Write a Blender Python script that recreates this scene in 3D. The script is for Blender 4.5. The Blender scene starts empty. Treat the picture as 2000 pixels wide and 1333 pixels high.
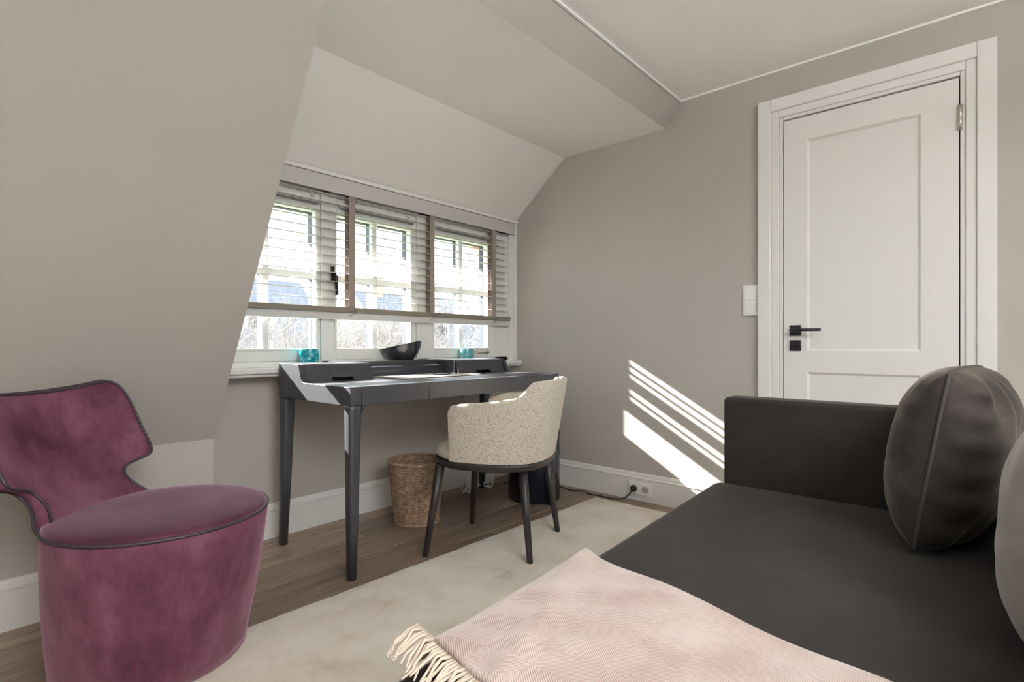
import bpy, bmesh, math, random
from mathutils import Vector, Matrix, noise
R = math.radians
random.seed(7)
sc = bpy.context.scene
col = sc.collection

# ------------------------------------------------------------------ camera
H = 0.92
cam_d = bpy.data.cameras.new('camera'); cam = bpy.data.objects.new('camera', cam_d)
col.objects.link(cam)
cam.location = (0, 0, H); cam.rotation_euler = (R(90), 0, R(41.3005 - 90))
cam_d.sensor_width = 36; cam_d.lens = 36 * 1043.87 / 2000
cam_d.shift_y = 8.3 / 2000; cam_d.clip_start = 0.02; cam_d.clip_end = 500
sc.camera = cam

# ------------------------------------------------------------------ light
SUN = 30.0; SKY = 3.4; FILL = 140.0
sc.view_settings.view_transform = 'Standard'; sc.view_settings.look = 'None'
sc.view_settings.gamma = 1; sc.view_settings.use_curve_mapping = False
sc.view_settings.exposure = 0.68
w = bpy.data.worlds.new('sky'); sc.world = w; w.use_nodes = True
bg = w.node_tree.nodes['Background']
bg.inputs[0].default_value = (0.80, 0.90, 1.0, 1); bg.inputs[1].default_value = SKY
sd = bpy.data.lights.new('sun', 'SUN'); sun = bpy.data.objects.new('sun', sd); col.objects.link(sun)
sd.energy = SUN; sd.angle = R(0.6); sd.color = (1.0, 0.97, 0.93)
sun.rotation_euler = Vector((0.284, -1.0, -0.588)).to_track_quat('-Z', 'Y').to_euler()
sun.location = (1, 12, 8)

def area(name, loc, direction, sx, sy, power, color, shape='RECTANGLE'):
    d = bpy.data.lights.new(name, 'AREA'); o = bpy.data.objects.new(name, d); col.objects.link(o)
    d.shape = shape; d.size = sx
    if shape == 'RECTANGLE': d.size_y = sy
    d.energy = power; d.color = color
    o.location = loc; o.rotation_euler = Vector(direction).to_track_quat('-Z', 'Y').to_euler()
    return o
# fill uplighter added out of view behind the camera (its body is built further down)
area('fill_uplight', (0.10, -1.55, 1.66), (0, 0, 1), 0.30, 0.30, FILL, (0.955, 0.98, 1.0), 'DISK')
try:
    sc.cycles.use_denoising = True
    sc.cycles.max_bounces = 12; sc.cycles.diffuse_bounces = 6
    sc.cycles.transparent_max_bounces = 24
    sc.cycles.sample_clamp_indirect = 6
    sc.cycles.caustics_reflective = False; sc.cycles.caustics_refractive = False
except Exception:
    pass

# ------------------------------------------------------------------ materials
def principled(name, color=(0.8, 0.8, 0.8), rough=0.5, metal=0.0, **kw):
    m = bpy.data.materials.new(name); m.use_nodes = True
    b = m.node_tree.nodes['Principled BSDF']
    b.inputs['Base Color'].default_value = (*color, 1)
    b.inputs['Roughness'].default_value = rough
    b.inputs['Metallic'].default_value = metal
    for k, v in kw.items():
        k = k.replace('_', ' ')
        if k in b.inputs:
            b.inputs[k].default_value = (*v, 1) if isinstance(v, tuple) else v
    return m
def N(m, t, **kw):
    n = m.node_tree.nodes.new(t)
    for k, v in kw.items():
        if hasattr(n, k): setattr(n, k, v)
        else: n.inputs[k].default_value = v
    return n
def L(m, a, b): m.node_tree.links.new(a, b)
def BS(m): return m.node_tree.nodes['Principled BSDF']
def coords(m, scale=(1, 1, 1), kind='Object'):
    tc = N(m, 'ShaderNodeTexCoord'); mp = N(m, 'ShaderNodeMapping')
    mp.inputs['Scale'].default_value = scale
    L(m, tc.outputs[kind], mp.inputs['Vector']); return mp.outputs['Vector']
def ramp(m, fac, stops):
    r = N(m, 'ShaderNodeValToRGB'); e = r.color_ramp.elements
    while len(e) < len(stops): e.new(0.5)
    for i, (p, c) in enumerate(stops):
        e[i].position = p; e[i].color = (*c, 1)
    L(m, fac, r.inputs[0]); return r.outputs[0]
def nz(m, vec, scale, detail=3, rough=0.5):
    n = N(m, 'ShaderNodeTexNoise'); n.inputs['Scale'].default_value = scale
    n.inputs['Detail'].default_value = detail; n.inputs['Roughness'].default_value = rough
    L(m, vec, n.inputs['Vector']); return n.outputs['Fac']
def bump(m, h, strength=0.2, dist=0.002):
    b = N(m, 'ShaderNodeBump'); b.inputs['Strength'].default_value = strength
    b.inputs['Distance'].default_value = dist
    L(m, h, b.inputs['Height']); L(m, b.outputs[0], BS(m).inputs['Normal'])

def paint(name, c, rough=0.75, var=0.03, bs=0.05):
    m = principled(name, c, rough); v = coords(m)
    f = nz(m, v, 1.7, 2)
    lo = tuple(x * (1 - var) for x in c); hi = tuple(min(1, x * (1 + var)) for x in c)
    L(m, ramp(m, f, [(0.3, lo), (0.7, hi)]), BS(m).inputs['Base Color'])
    bump(m, nz(m, v, 380, 2), bs, 0.0006); return m
M_wall = paint('greige_wall_paint', (0.455, 0.423, 0.388))
M_white = paint('white_ceiling_paint', (0.90, 0.895, 0.87))
M_dorm = paint('pale_dormer_paint', (0.84, 0.82, 0.785))
M_trim = paint('white_lacquer', (0.80, 0.795, 0.775), 0.35, 0.01, 0.02)
M_sash = paint('window_white', (0.80, 0.80, 0.77), 0.35, 0.01, 0.02)
M_ext = principled('dark_exterior_paint', (0.05, 0.055, 0.07), 0.5)
M_blk = principled('black_metal', (0.018, 0.018, 0.02), 0.38, 0.3)
M_nick = principled('nickel', (0.62, 0.58, 0.52), 0.3, 0.9)
M_plast = principled('white_plastic', (0.84, 0.84, 0.83), 0.3)
M_gap = principled('dark_gap', (0.05, 0.045, 0.04), 0.9)

# wood floor
M_floor = principled('smoked_oak', (0.15, 0.1, 0.07), 0.42)
v = coords(M_floor, (1.2, 14, 14))
oi = N(M_floor, 'ShaderNodeObjectInfo')
vo = N(M_floor, 'ShaderNodeVectorMath', operation='ADD')
sc3 = N(M_floor, 'ShaderNodeVectorMath', operation='SCALE'); sc3.inputs[0].default_value = (31, 17, 5)
L(M_floor, oi.outputs['Random'], sc3.inputs['Scale'])
L(M_floor, v, vo.inputs[0]); L(M_floor, sc3.outputs[0], vo.inputs[1])
g = nz(M_floor, vo.outputs[0], 2.3, 7, 0.62)
c1 = ramp(M_floor, g, [(0.28, (0.15, 0.10, 0.072)), (0.5, (0.28, 0.20, 0.148)), (0.75, (0.40, 0.30, 0.23))])
hs = N(M_floor, 'ShaderNodeHueSaturation')
mr = N(M_floor, 'ShaderNodeMapRange'); mr.inputs['To Min'].default_value = 0.62; mr.inputs['To Max'].default_value = 1.25
L(M_floor, oi.outputs['Random'], mr.inputs['Value']); L(M_floor, mr.outputs[0], hs.inputs['Value'])
L(M_floor, c1, hs.inputs['Color']); L(M_floor, hs.outputs[0], BS(M_floor).inputs['Base Color'])
bump(M_floor, g, 0.25, 0.001)

# rug
M_rug = principled('ivory_rug_pile', (0.6, 0.55, 0.47), 0.95, Sheen_Weight=0.3)
v = coords(M_rug)
f = nz(M_rug, v, 4.0, 8, 0.65)
L(M_rug, ramp(M_rug, f, [(0.3, (0.45, 0.375, 0.29)), (0.45, (0.60, 0.53, 0.44)), (0.7, (0.70, 0.65, 0.57))]), BS(M_rug).inputs['Base Color'])
bump(M_rug, nz(M_rug, v, 420, 3), 0.6, 0.004)

def velvet(name, dark, mid, light, sheen=0.6, sc_=7.0, stretch=(1, 1, 1), rough=0.75, tint=(0.9, 0.85, 0.85), swt=None):
    m = principled(name, mid, rough, Sheen_Weight=sheen, Sheen_Roughness=0.35, Specular_IOR_Level=0.25)
    BS(m).inputs['Sheen Tint'].default_value = (*tint, 1)
    v = coords(m, stretch)
    f = nz(m, v, sc_, 9, 0.68)
    L(m, ramp(m, f, [(0.32, dark), (0.5, mid), (0.72, light)]), BS(m).inputs['Base Color'])
    b1 = nz(m, v, 600, 2); bump(m, b1, 0.25, 0.001); return m
M_plum = velvet('plum_velvet', (0.062, 0.015, 0.032), (0.130, 0.040, 0.070), (0.21, 0.090, 0.135), 0.3, 4.2, (1.6, 1.6, 0.8), tint=(1, 0.6, 0.75))
M_plumseat = velvet('plum_velvet_seat', (0.040, 0.009, 0.020), (0.075, 0.020, 0.037), (0.13, 0.048, 0.076), 0.45, 4.5, (1.6, 1.6, 0.8), tint=(1, 0.7, 0.9))
M_sofa = velvet('charcoal_velvet', (0.016, 0.013, 0.0115), (0.024, 0.0205, 0.0185), (0.038, 0.032, 0.029), 0.16, 2.6, (1, 1, 1), tint=(0.8, 0.75, 0.7))
M_cush = velvet('charcoal_cushion_velvet', (0.020, 0.016, 0.014), (0.038, 0.031, 0.027), (0.085, 0.068, 0.058), 0.35, 6.5, tint=(0.95, 0.85, 0.75))
M_seam = principled('taupe_seam', (0.055, 0.047, 0.042), 0.8)
M_cush2 = velvet('taupe_cushion_velvet', (0.20, 0.18, 0.165), (0.26, 0.235, 0.215), (0.32, 0.29, 0.27), 0.6, 5, tint=(0.9, 0.87, 0.85))
M_pipe = principled('dark_piping', (0.035, 0.025, 0.035), 0.5)
M_desk = principled('anthracite_lacquer', (0.031, 0.031, 0.039), 0.46, Specular_IOR_Level=0.9)
M_deskin = principled('navy_leather_tray', (0.018, 0.024, 0.034), 0.45)
M_leg = principled('dark_stained_wood', (0.022, 0.018, 0.018), 0.45)
# boucle
M_bou = principled('cream_boucle', (0.6, 0.53, 0.44), 0.9, Sheen_Weight=0.2)
v = coords(M_bou)
vor = N(M_bou, 'ShaderNodeTexVoronoi'); vor.inputs['Scale'].default_value = 300
L(M_bou, v, vor.inputs['Vector'])
L(M_bou, ramp(M_bou, vor.outputs['Distance'], [(0.15, (0.78, 0.715, 0.625)), (0.55, (0.60, 0.535, 0.445)), (0.85, (0.36, 0.30, 0.24))]), BS(M_bou).inputs['Base Color'])
inv = N(M_bou, 'ShaderNodeMath', operation='SUBTRACT'); inv.inputs[0].default_value = 1
L(M_bou, vor.outputs['Distance'], inv.inputs[1]); bump(M_bou, inv.outputs[0], 0.8, 0.003)
# wicker
M_wick = principled('rattan', (0.3, 0.2, 0.12), 0.6)
v = coords(M_wick)
uw = N(M_wick, 'ShaderNodeUVMap'); bw = N(M_wick, 'ShaderNodeTexBrick')
for k_, v_ in (('Scale', 1.0), ('Mortar Size', .0011), ('Mortar Smooth', .6), ('Bias', -.1), ('Brick Width', .0162), ('Row Height', .31 / 38)): bw.inputs[k_].default_value = v_
bw.inputs['Color1'].default_value = (.52, .37, .26, 1); bw.inputs['Color2'].default_value = (.30, .20, .135, 1); bw.inputs['Mortar'].default_value = (.10, .06, .04, 1)
L(M_wick, uw.outputs[0], bw.inputs['Vector'])
mxw = N(M_wick, 'ShaderNodeMix', data_type='RGBA', blend_type='MULTIPLY'); mxw.inputs[0].default_value = 1.0
L(M_wick, bw.outputs['Color'], mxw.inputs[6]); L(M_wick, ramp(M_wick, nz(M_wick, v, 45, 4), [(.3, (.65, .62, .60)), (.7, (1.25, 1.2, 1.15))]), mxw.inputs[7])
L(M_wick, mxw.outputs[2], BS(M_wick).inputs['Base Color'])
M_wick2 = principled('rattan_braid', (.36, .25, .17), .6)
# blanket herringbone (weave in uv metres)
M_blk_t = principled('pink_herringbone_wool', (0.7, 0.55, 0.5), 0.95, Sheen_Weight=0.4)
m = M_blk_t
uv = N(m, 'ShaderNodeUVMap'); sp = N(m, 'ShaderNodeSeparateXYZ'); L(m, uv.outputs[0], sp.inputs[0])
pp = N(m, 'ShaderNodeMath', operation='PINGPONG'); pp.inputs[1].default_value = 0.055; L(m, sp.outputs[0], pp.inputs[0])
pq = N(m, 'ShaderNodeMath', operation='PINGPONG'); pq.inputs[1].default_value = 0.085; L(m, sp.outputs[1], pq.inputs[0])
ad = N(m, 'ShaderNodeMath', operation='ADD'); L(m, pp.outputs[0], ad.inputs[0]); L(m, pq.outputs[0], ad.inputs[1])
mu = N(m, 'ShaderNodeMath', operation='MULTIPLY'); mu.inputs[1].default_value = 1400; L(m, ad.outputs[0], mu.inputs[0])
si = N(m, 'ShaderNodeMath', operation='SINE'); L(m, mu.outputs[0], si.inputs[0])
n2 = nz(m, uv.outputs[0], 9, 4)
mm = N(m, 'ShaderNodeMath', operation='MULTIPLY_ADD'); mm.inputs[1].default_value = 0.30; mm.inputs[2].default_value = 0.0
L(m, si.outputs[0], mm.inputs[0])
a2 = N(m, 'ShaderNodeMath', operation='ADD'); L(m, mm.outputs[0], a2.inputs[0]); L(m, n2, a2.inputs[1])
L(m, ramp(m, a2.outputs[0], [(0.2, (0.31, 0.20, 0.175)), (0.5, (0.46, 0.345, 0.31)), (0.8, (0.58, 0.485, 0.45))]), BS(m).inputs['Base Color'])
bump(m, si.outputs[0], 0.25, 0.001)
M_fringe = principled('cream_wool', (0.66, 0.55, 0.45), 0.95)
# teal mosaic glass
M_teal = principled('teal_mosaic_glass', (0.05, 0.55, 0.62), 0.12, Transmission_Weight=0.35)
v = coords(M_teal); vo2 = N(M_teal, 'ShaderNodeTexVoronoi'); vo2.inputs['Scale'].default_value = 55; L(M_teal, v, vo2.inputs['Vector'])
L(M_teal, ramp(M_teal, vo2.outputs['Distance'], [(0.1, (0.62, 0.93, 0.95)), (0.3, (0.10, 0.66, 0.75)), (0.7, (0.0, 0.36, 0.44))]), BS(M_teal).inputs['Base Color'])
M_tealp = principled('pale_teal_mosaic_glass', (0.3, 0.7, 0.72), 0.12, Transmission_Weight=0.35)
v = coords(M_tealp); vo2 = N(M_tealp, 'ShaderNodeTexVoronoi'); vo2.inputs['Scale'].default_value = 55; L(M_tealp, v, vo2.inputs['Vector'])
L(M_tealp, ramp(M_tealp, vo2.outputs['Distance'], [(0.1, (0.80, 0.95, 0.95)), (0.3, (0.38, 0.76, 0.80)), (0.7, (0.15, 0.55, 0.60))]), BS(M_tealp).inputs['Base Color'])
M_bowl = principled('black_glazed_ceramic', (0.018, 0.02, 0.024), 0.22)
M_slat = paint('white_slat', (0.62, 0.61, 0.59), 0.4, 0.01, 0.0)
M_val = paint('valance_grey_white', (0.55, 0.54, 0.52), 0.5, 0.01, 0.0)
M_rail = principled('taupe_wood_rail', (0.22, 0.19, 0.15), 0.5)
M_tape = principled('taupe_tape', (0.30, 0.25, 0.22), 0.9)
M_tapeb = principled('brown_tape', (0.30, 0.215, 0.17), 0.9, Transmission_Weight=0.0)
M_glossblk = principled('glossy_black_lacquer', (0.008, 0.011, 0.02), 0.12)
M_cable = principled('cable_rubber', (0.012, 0.012, 0.012), 0.5)
M_leather = principled('pale_leather', (0.62, 0.58, 0.56), 0.4)
M_leatheredge = principled('leather_edge', (0.2, 0.13, 0.09), 0.6)
# thin window glass: clear with a faint mirror
M_glass = bpy.data.materials.new('window_glass'); M_glass.use_nodes = True
nt = M_glass.node_tree; nt.nodes.remove(nt.nodes['Principled BSDF'])
tr = nt.nodes.new('ShaderNodeBsdfTransparent'); gl = nt.nodes.new('ShaderNodeBsdfGlossy'); gl.inputs['Roughness'].default_value = 0.02
mx = nt.nodes.new('ShaderNodeMixShader'); fr = nt.nodes.new('ShaderNodeFresnel'); fr.inputs[0].default_value = 1.35
tr.inputs[0].default_value = (0.97, 0.985, 0.98, 1)
nt.links.new(fr.outputs[0], mx.inputs[0]); nt.links.new(tr.outputs[0], mx.inputs[1]); nt.links.new(gl.outputs[0], mx.inputs[2])
nt.links.new(mx.outputs[0], nt.nodes['Material Output'].inputs[0])

# ------------------------------------------------------------------ helpers
def tag(o, label=None, cat=None, group=None, kind=None):
    if label: o['label'] = label
    if cat: o['category'] = cat
    if group: o['group'] = group
    if kind: o['kind'] = kind
    return o
def empty(name, loc=(0, 0, 0), rz=0):
    o = bpy.data.objects.new(name, None); col.objects.link(o)
    o.location = loc; o.rotation_euler = (0, 0, rz); o.empty_display_size = 0.1
    return o
def mo(name, verts, faces, mat, parent=None, smooth=False, world=True, mats=None):
    me = bpy.data.meshes.new(name); me.from_pydata([tuple(v) for v in verts], [], faces)
    bm = bmesh.new(); bm.from_mesh(me); bmesh.ops.recalc_face_normals(bm, faces=bm.faces); bm.to_mesh(me); bm.free()
    me.materials.append(mat)
    for p in me.polygons: p.use_smooth = smooth
    o = bpy.data.objects.new(name, me); col.objects.link(o)
    if parent is not None:
        o.parent = parent
        if world:                       # vertices given in world space
            T = Matrix.Identity(4); p = parent
            T = Matrix.Translation(p.location) @ p.rotation_euler.to_matrix().to_4x4()
            if p.parent is not None:
                q = p.parent
                if p.type == 'EMPTY':
                    T = Matrix.Translation(q.location) @ q.rotation_euler.to_matrix().to_4x4() @ T
                else:
                    T = Matrix.Identity(4)
            if p.type == 'MESH': T = Matrix.Identity(4) if tuple(p.location) == (0, 0, 0) else T
            o.matrix_parent_inverse = T.inverted() if p.type == 'EMPTY' else Matrix.Identity(4)
    return o
def bevel(o, w_, seg=2):
    b = o.modifiers.new('bevel', 'BEVEL'); b.width = w_; b.segments = seg; b.limit_method = 'ANGLE'; b.angle_limit = R(40)
    b.harden_normals = False
    for p in o.data.polygons: p.use_smooth = True
    o.data.set_sharp_from_angle(angle=R(50)) if hasattr(o.data, 'set_sharp_from_angle') else None
    return o
def boxv(x0, x1, y0, y1, z0, z1):
    return [(x0, y0, z0), (x1, y0, z0), (x1, y1, z0), (x0, y1, z0), (x0, y0, z1), (x1, y0, z1), (x1, y1, z1), (x0, y1, z1)]
BF = [(0, 3, 2, 1), (4, 5, 6, 7), (0, 1, 5, 4), (1, 2, 6, 5), (2, 3, 7, 6), (3, 0, 4, 7)]
def box(name, x0, x1, y0, y1, z0, z1, mat, parent=None, bv=0, **kw):
    o = mo(name, boxv(x0, x1, y0, y1, z0, z1), BF, mat, parent, **kw)
    if bv: bevel(o, bv)
    return o
def boxes(name, lst, mat, parent=None, bv=0, **kw):
    vs, fs = [], []
    for b in lst:
        n = len(vs); vs += boxv(*b); fs += [tuple(i + n for i in f) for f in BF]
    o = mo(name, vs, fs, mat, parent, **kw)
    if bv: bevel(o, bv)
    return o
def prism(name, prof, a0, a1, axis, mat, parent=None, smooth=False, **kw):
    """prof: 2-D outline; axis 'x' -> (y,z) profile swept in x, 'y' -> (x,z), 'z' -> (x,y)"""
    def P(p, a): return {'x': (a, p[0], p[1]), 'y': (p[0], a, p[1]), 'z': (p[0], p[1], a)}[axis]
    n = len(prof)
    vs = [P(p, a0) for p in prof] + [P(p, a1) for p in prof]
    fs = [tuple(range(n)), tuple(range(2 * n - 1, n - 1, -1))] + [(i, (i + 1) % n, n + (i + 1) % n, n + i) for i in range(n)]
    o = mo(name, vs, fs, mat, parent, smooth, **kw)
    if smooth: o.data.set_sharp_from_angle(angle=R(38))
    return o
def tube_v(path, r, seg=8, closed=False):
    vs, fs = [], []
    path = [Vector(p) for p in path]; n = len(path)
    up = Vector((0, 0, 1))
    for i, p in enumerate(path):
        if closed: t = (path[(i + 1) % n] - path[i - 1]).normalized()
        else: t = (path[min(i + 1, n - 1)] - path[max(i - 1, 0)]).normalized()
        a = t.cross(up)
        if a.length < 1e-3: a = t.cross(Vector((1, 0, 0)))
        a.normalize(); b = t.cross(a)
        rr = r[i] if isinstance(r, (list, tuple)) else r
        for k in range(seg):
            an = 2 * math.pi * k / seg
            vs.append(p + a * math.cos(an) * rr + b * math.sin(an) * rr)
    m_ = n if closed else n - 1
    for i in range(m_):
        for k in range(seg):
            j = (i + 1) % n
            fs.append((i * seg + k, i * seg + (k + 1) % seg, j * seg + (k + 1) % seg, j * seg + k))
    if not closed:
        fs.append(tuple(range(seg))); fs.append(tuple(range(n * seg - 1, (n - 1) * seg - 1, -1)))
    return vs, fs
def tube(name, path, r, mat, parent=None, seg=8, closed=False, **kw):
    vs, fs = tube_v(path, r, seg, closed); return mo(name, vs, fs, mat, parent, True, **kw)
def lathe(name, prof, c, mat, parent=None, seg=48, smooth=True, **kw):
    vs, fs = [], []
    for (r, z) in prof:
        for k in range(seg):
            a = 2 * math.pi * k / seg; vs.append((c[0] + r * math.cos(a), c[1] + r * math.sin(a), z))
    n = len(prof)
    for i in range(n - 1):
        for k in range(seg):
            fs.append((i * seg + k, i * seg + (k + 1) % seg, (i + 1) * seg + (k + 1) % seg, (i + 1) * seg + k))
    fs.append(tuple(range(seg))); fs.append(tuple(range((n - 1) * seg, n * seg)))
    return mo(name, vs, fs, mat, parent, smooth, **kw)
def spline(pts, n):
    """Catmull-Rom through pts (tuples of any size) -> n+1 samples"""
    P = [Vector(p) for p in pts]; out = []
    m_ = len(P) - 1
    for i in range(n + 1):
        t = i / n * m_; k = min(int(t), m_ - 1); u = t - k
        p0 = P[max(k - 1, 0)]; p1 = P[k]; p2 = P[k + 1]; p3 = P[min(k + 2, m_)]
        out.append(0.5 * ((2 * p1) + (p2 - p0) * u + (2 * p0 - 5 * p1 + 4 * p2 - p3) * u * u + (3 * p1 - p0 - 3 * p2 + p3) * u ** 3))
    return out
def struct(o): o['kind'] = 'structure'; return o

# ------------------------------------------------------------------ room shell
XW = 2.885; YW = 2.555; XD = 0.84; YB = -2.3; XL = -1.7; ZC = 2.295
KY, KZ = 2.368, 0.537
def roofY(z): return KY - (z - KZ) / 1.606
T = 0.12
# door wall (door opening cut out of it), full height, outline follows the roof
DY0, DY1, DZ = 0.07, 0.736, 2.030
wd = [(YB, 0), (DY0 - 0.02, 0), (DY0 - 0.02, DZ + 0.02), (DY1 + 0.02, DZ + 0.02), (DY1 + 0.02, 0), (YW + .1, 0), (YW + .1, 2.42), (YB, 2.42)]
struct(prism('wall_door', wd, XW, XW + T, 'x', M_wall))
# wall under the window, beside the dormer
struct(boxes('wall_window', [(XD - .1, XW, YW, YW + 0.2, 0, 0.775)], M_wall))
struct(box('wall_knee', XL, XD, KY, KY + 0.1, 0, KZ + .03, M_wall))
# sloping roof wall left of the dormer, and the strip of it over the dormer
def slope_prof(z0, z1, t=0.1): return [(roofY(z0), z0), (roofY(z1), z1), (roofY(z1) + t * 1.2, z1), (roofY(z0) + t * 1.2, z0)]
struct(prism('wall_slope', slope_prof(KZ, ZC + .1), XL, XD, 'x', M_wall))
struct(prism('trim_1', [(roofY(2.1605), 2.1605), (roofY(ZC), ZC), (roofY(ZC) + .10, ZC), (roofY(2.1605) + .09, 2.1605)], XD, XW, 'x', M_wall))   # strip of roof slope above the dormer mouth
# cheek of the dormer
ck = [(KY + .004, 0), (YW + .1, 0), (YW + .1, 2.30), (roofY(2.30) + .02, 2.30), (KY + .004, KZ + .03)]
struct(prism('wall_cheek', ck, XD - 0.085, XD - .002, 'x', M_dorm))
# dormer ceiling and its sloping front
dc = [(roofY(2.162) + .002, 2.160), (2.076, 2.160), (2.50, 1.803), (2.60, 1.803), (2.60, 1.90), (2.12, 2.30), (1.45, 2.30)]
struct(prism('ceiling_dormer', dc, XD - .05, XW, 'x', M_dorm))
struct(box('ceiling', XL, XW, YB, roofY(ZC) + .03, ZC, ZC + 0.1, M_white))
# rest of the room behind the camera
struct(box('wall_left', XL - T, XL, YB, KY + .1, 0, 2.42, M_wall))
# back wall, with an unseen window added to let in fill light
struct(boxes('wall_back', [(XL, XW, YB - T, YB, 0, 0.75), (XL, XW, YB - T, YB, 2.05, 2.42), (XL, -.2, YB - T, YB, 0.75, 2.05), (1.1, XW, YB - T, YB, 0.75, 2.05)], M_wall))
wb = struct(boxes('window_4', [(-.2, 1.1, YB - .08, YB - .02, 0.75, 0.81), (-.2, 1.1, YB - .08, YB - .02, 1.99, 2.05),
      (-.2, -.14, YB - .08, YB - .02, 0.81, 1.99), (1.04, 1.1, YB - .08, YB - .02, 0.81, 1.99), (0.42, 0.48, YB - .08, YB - .02, 0.81, 1.99)], M_sash))
mo('pane', [(-.14, YB - .05, .81), (1.04, YB - .05, .81), (1.04, YB - .05, 1.99), (-.14, YB - .05, 1.99)], [(0, 1, 2, 3)], M_glass, wb)
# floor: sub floor and oak planks laid along the window wall
fl = struct(box('floor', XL, XW, YB, YW, -0.06, -0.018, M_gap))
y = YW - 0.005; first = True; pm = {}
row = 0
while y > YB:
    wdt = 0.125 if row == 0 else 0.20
    x = XL + (-1.7 if row == 0 else -random.random() * 1.8)
    while x < XW:
        ln = random.choice((1.75, 2.0, 2.2)) if row else 3.4
        x0, x1 = max(x, XL), min(x + ln - 0.0015, XW)
        if x1 - x0 > 0.05:
            y1 = y; y0 = max(y - wdt + 0.0034, YB)
            c = 0.0012
            vs = [(x0, y0, -.018), (x1, y0, -.018), (x1, y1, -.018), (x0, y1, -.018), (x0, y0, -c), (x1, y0, -c), (x1, y1, -c), (x0, y1, -c),
                  (x0 + c, y0 + c, 0), (x1 - c, y0 + c, 0), (x1 - c, y1 - c, 0), (x0 + c, y1 - c, 0)]
            fs = [(0, 3, 2, 1), (0, 1, 5, 4), (1, 2, 6, 5), (2, 3, 7, 6), (3, 0, 4, 7), (4, 5, 9, 8), (5, 6, 10, 9), (6, 7, 11, 10), (7, 4, 8, 11), (8, 9, 10, 11)]
            mo('plank', vs, fs, M_floor, fl)
        x += ln
    y -= wdt; row += 1
# baseboards with a moulded top
def bb_prof(s=1, base=0.0):
    return [(0, 0), (0.016, 0), (0.016, 0.128), (0.020, 0.131), (0.020, 0.136), (0.013, 0.140), (0.011, 0.152), (0.008, 0.160), (0.003, 0.163), (0, 0.163)]
struct(prism('baseboard_window', [(YW - a, z) for a, z in bb_prof()], XD, XW, 'x', M_trim))
struct(prism('baseboard_knee', [(KY - a, z) for a, z in bb_prof()], XL, XD + .016, 'x', M_trim))
struct(prism('baseboard_cheek', [(XD + a, z) for a, z in bb_prof()], KY - .016, YW, 'y', M_trim))
struct(prism('baseboard_door', [(XW - a, z) for a, z in bb_prof()], 0.854, YW, 'y', M_trim))
struct(prism('baseboard_right', [(XW - a, z) for a, z in bb_prof()], YB, -0.041, 'y', M_trim))
# little cornice strips where wall and ceiling meet
struct(box('trim_2', XW - .010, XW, YB, roofY(ZC), ZC - .009, ZC, M_white))
struct(box('trim_3', XL, XW - .010, roofY(ZC) - .010, roofY(ZC) , ZC - .008, ZC, M_white))

# ------------------------------------------------------------------ door
door = struct(empty('door_1', (XW, 0.4, 0)))
cas = []
def casing(name, a, b, zt, x0, x1):   # frame of outer a, inner b offset from the leaf opening
    return boxes(name, [(x0, x1, DY1 + b, DY1 + a, 0, zt + a), (x0, x1, DY0 - a, DY0 - b, 0, zt + a), (x0, x1, DY0 - b, DY1 + b, zt + b, zt + a)], M_trim, door, 0.004)
casing('casing', 0.117, 0.056, DZ, XW - 0.030, XW + 0.01)
casing('casing_step', 0.0565, 0.020, DZ, XW - 0.019, XW + 0.01)
casing('door_stop', 0.0205, 0.004, DZ, XW - 0.012, XW + 0.05)
# leaf with two recessed panels
def leaf():
    xs = XW - 0.006
    Y0, Y1 = DY0, DY1
    py0, py1 = 0.196, 0.6335
    zs = [(0.26, 0.790), (0.893, 1.915)]
    ys = [Y0, py0, py1, Y1]; zz = [0.008, zs[0][0], zs[0][1], zs[1][0], zs[1][1], DZ - 0.003]
    vs, fs = [], []
    def q(a): n = len(vs); vs.extend(a); fs.append(tuple(range(n, n + len(a))))
    for i in range(3):
        for j in range(5):
            if i == 1 and j in (1, 3): continue
            q([(xs, ys[i], zz[j]), (xs, ys[i + 1], zz[j]), (xs, ys[i + 1], zz[j + 1]), (xs, ys[i], zz[j + 1])])
    for (z0, z1) in zs:
        a = [(xs, py0, z0), (xs, py1, z0), (xs, py1, z1), (xs, py0, z1)]
        k = 0.010; d = 0.013
        b = [(xs + d, py0 + k, z0 + k), (xs + d, py1 - k, z0 + k), (xs + d, py1 - k, z1 - k), (xs + d, py0 + k, z1 - k)]
        for e in range(4):
            f = (e + 1) % 4; q([a[e], a[f], b[f], b[e]])
        q(b)
    xb = xs + 0.04
    q([(xs, Y0, zz[0]), (xb, Y0, zz[0]), (xb, Y0, zz[-1]), (xs, Y0, zz[-1])]); q([(xs, Y1, zz[0]), (xb, Y1, zz[0]), (xb, Y1, zz[-1]), (xs, Y1, zz[-1])])
    q([(xs, Y0, zz[-1]), (xs, Y1, zz[-1]), (xb, Y1, zz[-1]), (xb, Y0, zz[-1])]); q([(xb, Y0, zz[0]), (xb, Y1, zz[0]), (xb, Y1, zz[-1]), (xb, Y0, zz[-1])])
    me_ = mo('door_leaf', vs, fs, M_trim, door)
    return me_
lf = leaf()
box('door_gap', XW + .03, XW + .06, DY0 - .02, DY1 + .02, 0, DZ + .02, M_gap, door)
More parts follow.
